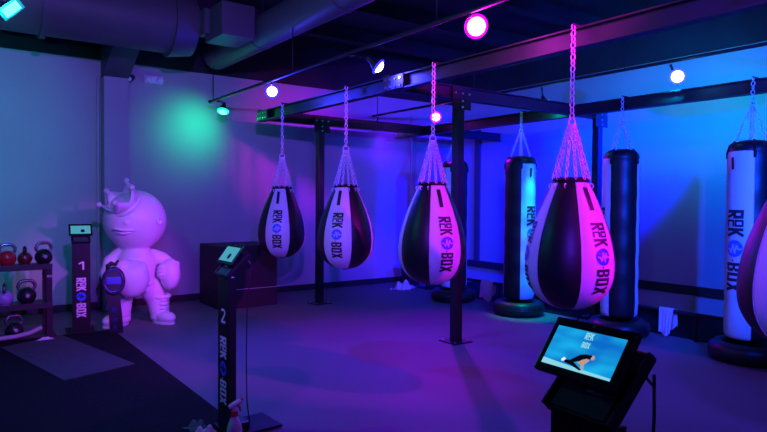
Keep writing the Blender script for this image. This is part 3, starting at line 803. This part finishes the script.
bm = bmesh.new(); tube(bm, [(-.15, -.03, .86), (-.15, -.03, 2.2)], .013, 8); link('conduit', bm, 'tube', t, True, 40)

# ------------------------------------------------------------------ light tracks and lamps
def track(x, z, y0, y1, label, ztop=ZC):
    t = empty('light_track', (x, y0, z), 0, label, 'light track', 'light tracks under the ceiling')
    bm = bmesh.new(); tube(bm, [(0, 0, 0), (0, y1 - y0, 0)], .018, 10); link('pipe', bm, 'steel', t, True, 40)
    bm = bmesh.new(); ball(bm, (0, 0, 0), .026); link('end_cap', bm, 'steel', t, True)
    y = -.12
    while y > y1 - y0:
        bm = bmesh.new(); tube(bm, [(0, y, 0), (0, y, ztop - z)], .006, 6); link('hanger', bm, 'steel', t, True); y -= 2.4
track(3.15, 2.93, 8.58, -1.5, 'thin light track pipe above the teardrop bags', 3.42)
track(6.25, 3.03, 8.95, -1.5, 'thin light track pipe above the heavy bags')
track(.36, 2.98, 7.0, -1.5, 'thin light track pipe over the black turf')

def lamp(x, y, z, trk, target, tint, core, label, spot=None, point=None, r=.062, square=False, face=None, rim=None):
    """PAR lamp head: its lens sits at x, y, z, hung from a track point"""
    d = (Vector(target) - Vector((x, y, z))).normalized()
    t = empty('track_lamp', trk, 0, label, 'lamp', 'coloured lamps on the ceiling tracks')
    o = Vector(trk); P = Vector((x, y, z)) - o
    hd = (Vector(face) - Vector((x, y, z))).normalized() if face else d       # the wide lens faces here, the spot light is aimed apart from it
    Q = Matrix.Translation(P) @ hd.to_track_quat('Z', 'Y').to_matrix().to_4x4()
    bm = bmesh.new()
    if square: 
        Q = Q @ Matrix.Rotation(-.75, 4, 'Z'); box(bm, (-.045, -.085, -.06), (.045, .085, -.004), .006, Q)
    else:
        lathe(bm, [(0, -.13), (.022, -.13), (.026, -.09), (r * .8, -.04), (r + .004, -.008), (r + .004, .002), (r, .004)], 22, Q)
    link('housing', bm, 'steel', t, True, 40)
    bm = bmesh.new()
    if square: box(bm, (-.03, -.06, -.004), (.03, .06, .003), .002, Q)
    else: lathe(bm, [(r, .0), (r * .93, .02), (r * .7, .037), (r * .4, .046), (0, .05)], 22, Q)
    link('lens', bm, emit('lens_' + label[:14], core, 2.2 if label.startswith('green') else 9.), t, True)
    bm = bmesh.new(); b = Q @ Vector((0, 0, -.12)); tube(bm, [(0, 0, -.034), Vector((b.x * .3, b.y * .3, b.z * .6)), b], .012, 8); link('mount_arm', bm, 'steel', t, True)
    if not square:
        bm = bmesh.new(); torus(bm, r + .008, .013, (0, 0, .006), None, 26, 8); bmesh.ops.transform(bm, matrix=Q, verts=bm.verts)
        link('lens_rim', bm, emit('halo_' + label[:14], rim or tint, 2.2), t, True)  # glowing ring added to imitate the coloured halo around the lens
    if spot:
        P_, cone, blend = spot[:3]
        l = bpy.data.lights.new('spot', 'SPOT'); l.energy = P_; l.color = tint; l.spot_size = math.radians(cone); l.spot_blend = blend; l.shadow_soft_size = .05
        lo = bpy.data.objects.new('spot_beam', l); COL.objects.link(lo); lo.parent = t; lo.location = P + (d * .22 if d.dot(hd) < .2 else hd * .06 + d * .02); lo.rotation_mode = 'QUATERNION'
        lo.rotation_quaternion = d.to_track_quat('-Z', 'Y')
    if point:
        l = bpy.data.lights.new('spill', 'POINT'); l.energy = point; l.color = tint; l.shadow_soft_size = .06
        lo = bpy.data.objects.new('spill_light', l); COL.objects.link(lo); lo.parent = t; lo.location = P + hd * .13
    return t
PINK, BLUE, VIO, GRN, CYA = (1, .0, .75), (.02, .02, 1), (.28, .04, 1), (.0, 1, .4), (.0, .42, .95)
lamp(.42, 4.99, 2.85, (.36, 5.1, 2.98), (-.5, 9.2, 2.2), (0, .62, .8), (.14, .9, .42), 'green box lamp at the upper left picture corner', (260, 78, 1.), 45, square=True, face=(1.0, 3.0, 2.2))
lamp(3.27, 8.40, 2.79, (3.15, 8.3, 2.93), (3.1, 9.2, 2.58), GRN, (.16, .9, .5), 'green lamp at the far track end by the back wall', (24, 112, 1.), 3, face=(3.1, 8.2, 2.2))
lamp(3.25, 6.78, 2.84, (3.15, 6.6, 2.93), (1.9, 3.8, 0.), BLUE, (.85, .7, 1), 'round blue-violet lamp just left of the first bag chain', (330, 130, 1.), 28, face=(1.6, 3.2, 1.))
lamp(3.42, 4.83, 2.83, (3.15, 4.9, 2.93), (4.6, 4.0, 1.0), BLUE, (.9, .75, 1), 'violet lamp tilted sideways above the second bag chain', (200, 110, 1.), 3, face=(4.4, 4.0, 1.8))
lamp(6.35, 8.85, 2.83, (6.25, 8.8, 3.03), (7.0, 9.2, 2.3), (.12, .0, 1), (.85, .8, 1), 'small pale lamp near the back wall under the rear beam', (30, 120, 1.), 3, r=.055, face=(7., 8.3, 2.2))
lamp(3.26, 3.34, 2.85, (3.15, 3.3, 2.93), (1.6, .3, 1.2), (.85, 0, .9), (1, .55, 1), 'bright pink lamp nearest the top of the picture', (60, 100, 1.), 16, r=.07, face=(1.6, .3, 1.4))
lamp(6.31, 7.33, 2.85, (6.25, 7.3, 3.03), (3.6, 3.3, 0.), (.32, .0, 1.), (1, .35, .85), 'small pink lamp behind the third bag chain', (420, 100, 1.), 4, r=.065, face=(3., 3., 1.4), rim=PINK)
lamp(6.40, 5.26, 2.81, (6.25, 5.2, 3.03), (6.44, 5.44, 1.3), (.0, 1, .62), (.14, .9, .5), 'green lamp behind the big teardrop bag chain', (320, 26, 1.), 3, face=(6.2, 4.6, 1.8))
lamp(6.25, 3.42, 2.86, (6.25, 3.5, 3.03), (8.39, 4.5, 2.45), CYA, (.85, .9, 1), 'white-blue lamp above the right heavy bags', (250, 120, 1.), 2, face=(3.2, 1.5, 1.6), rim=(.05, .08, 1))
# unseen lamps set along these tracks, beside and behind the viewer, for their light
lamp(3.2, .9, 2.84, (3.15, .9, 2.93), (4.75, 9.2, 2.45), (.9, 0, .9), (1, .5, 1), 'pink lamp on the teardrop track beyond the picture', (1200, 20, .9))
lamp(3.2, 1.7, 2.84, (3.15, 1.7, 2.93), (2.1, 7.8, .8), (.50, 0.05, 1), (1, .5, 1), 'purple lamp on the teardrop track trained on the statue', (950, 19, .7))  # added to brighten the statue with purple
lamp(3.2, -.6, 2.84, (3.15, -.6, 2.93), (6.8, 9.2, 1.9), (.08, .0, 1), (.7, .5, 1), 'deep blue lamp on the teardrop track beyond the picture', (4200, 32, .9))  # added as a blue wash over the back wall
lamp(3.8, .1, 2.46, (3.15, .05, 2.93), (8.39, 6.0, 1.6), (.0, .05, 1), (.7, .7, 1), 'blue lamp on a long arm beyond the picture facing the blue wall', (2400, 62, .7))
lamp(6.9, 2.2, 2.9, (6.25, 2.2, 3.03), (8.39, 7.6, 1.4), (.0, .0, 1), (.7, .7, 1), 'deep blue lamp beyond the picture facing the far end of the blue wall', (9000, 42, .8))  # added because the far end of the blue wall stayed dim
lamp(4.7, -.6, 2.84, (6.25, -.6, 3.03), (3.55, 3.5, 1.15), (.75, .0, .85), (1, .5, 1), 'pink lamp on a long arm beyond the picture facing the teardrop bags', (1000, 32, .8))
lamp(.40, .6, 2.84, (.36, .6, 2.98), (2.4, 9.2, 1.7), (.22, .05, 1), (.8, .6, 1), 'violet lamp on the turf track beyond the picture', (1000, 74, .9))
lamp(.40, -.6, 2.84, (.36, -.6, 2.98), (5.2, 4.4, 1.3), (.10, .02, 1), (.7, .7, 1), 'blue lamp on the turf track beyond the picture', (900, 70, .9))

w = bpy.data.worlds.new('world'); S.world = w; w.use_nodes = True
w.node_tree.nodes['Background'].inputs[0].default_value = (.09, .015, .9, 1)
w.node_tree.nodes['Background'].inputs[1].default_value = .13
S.cycles.use_denoising = True
S.cycles.max_bounces = 6
S.cycles.sample_clamp_indirect = 4
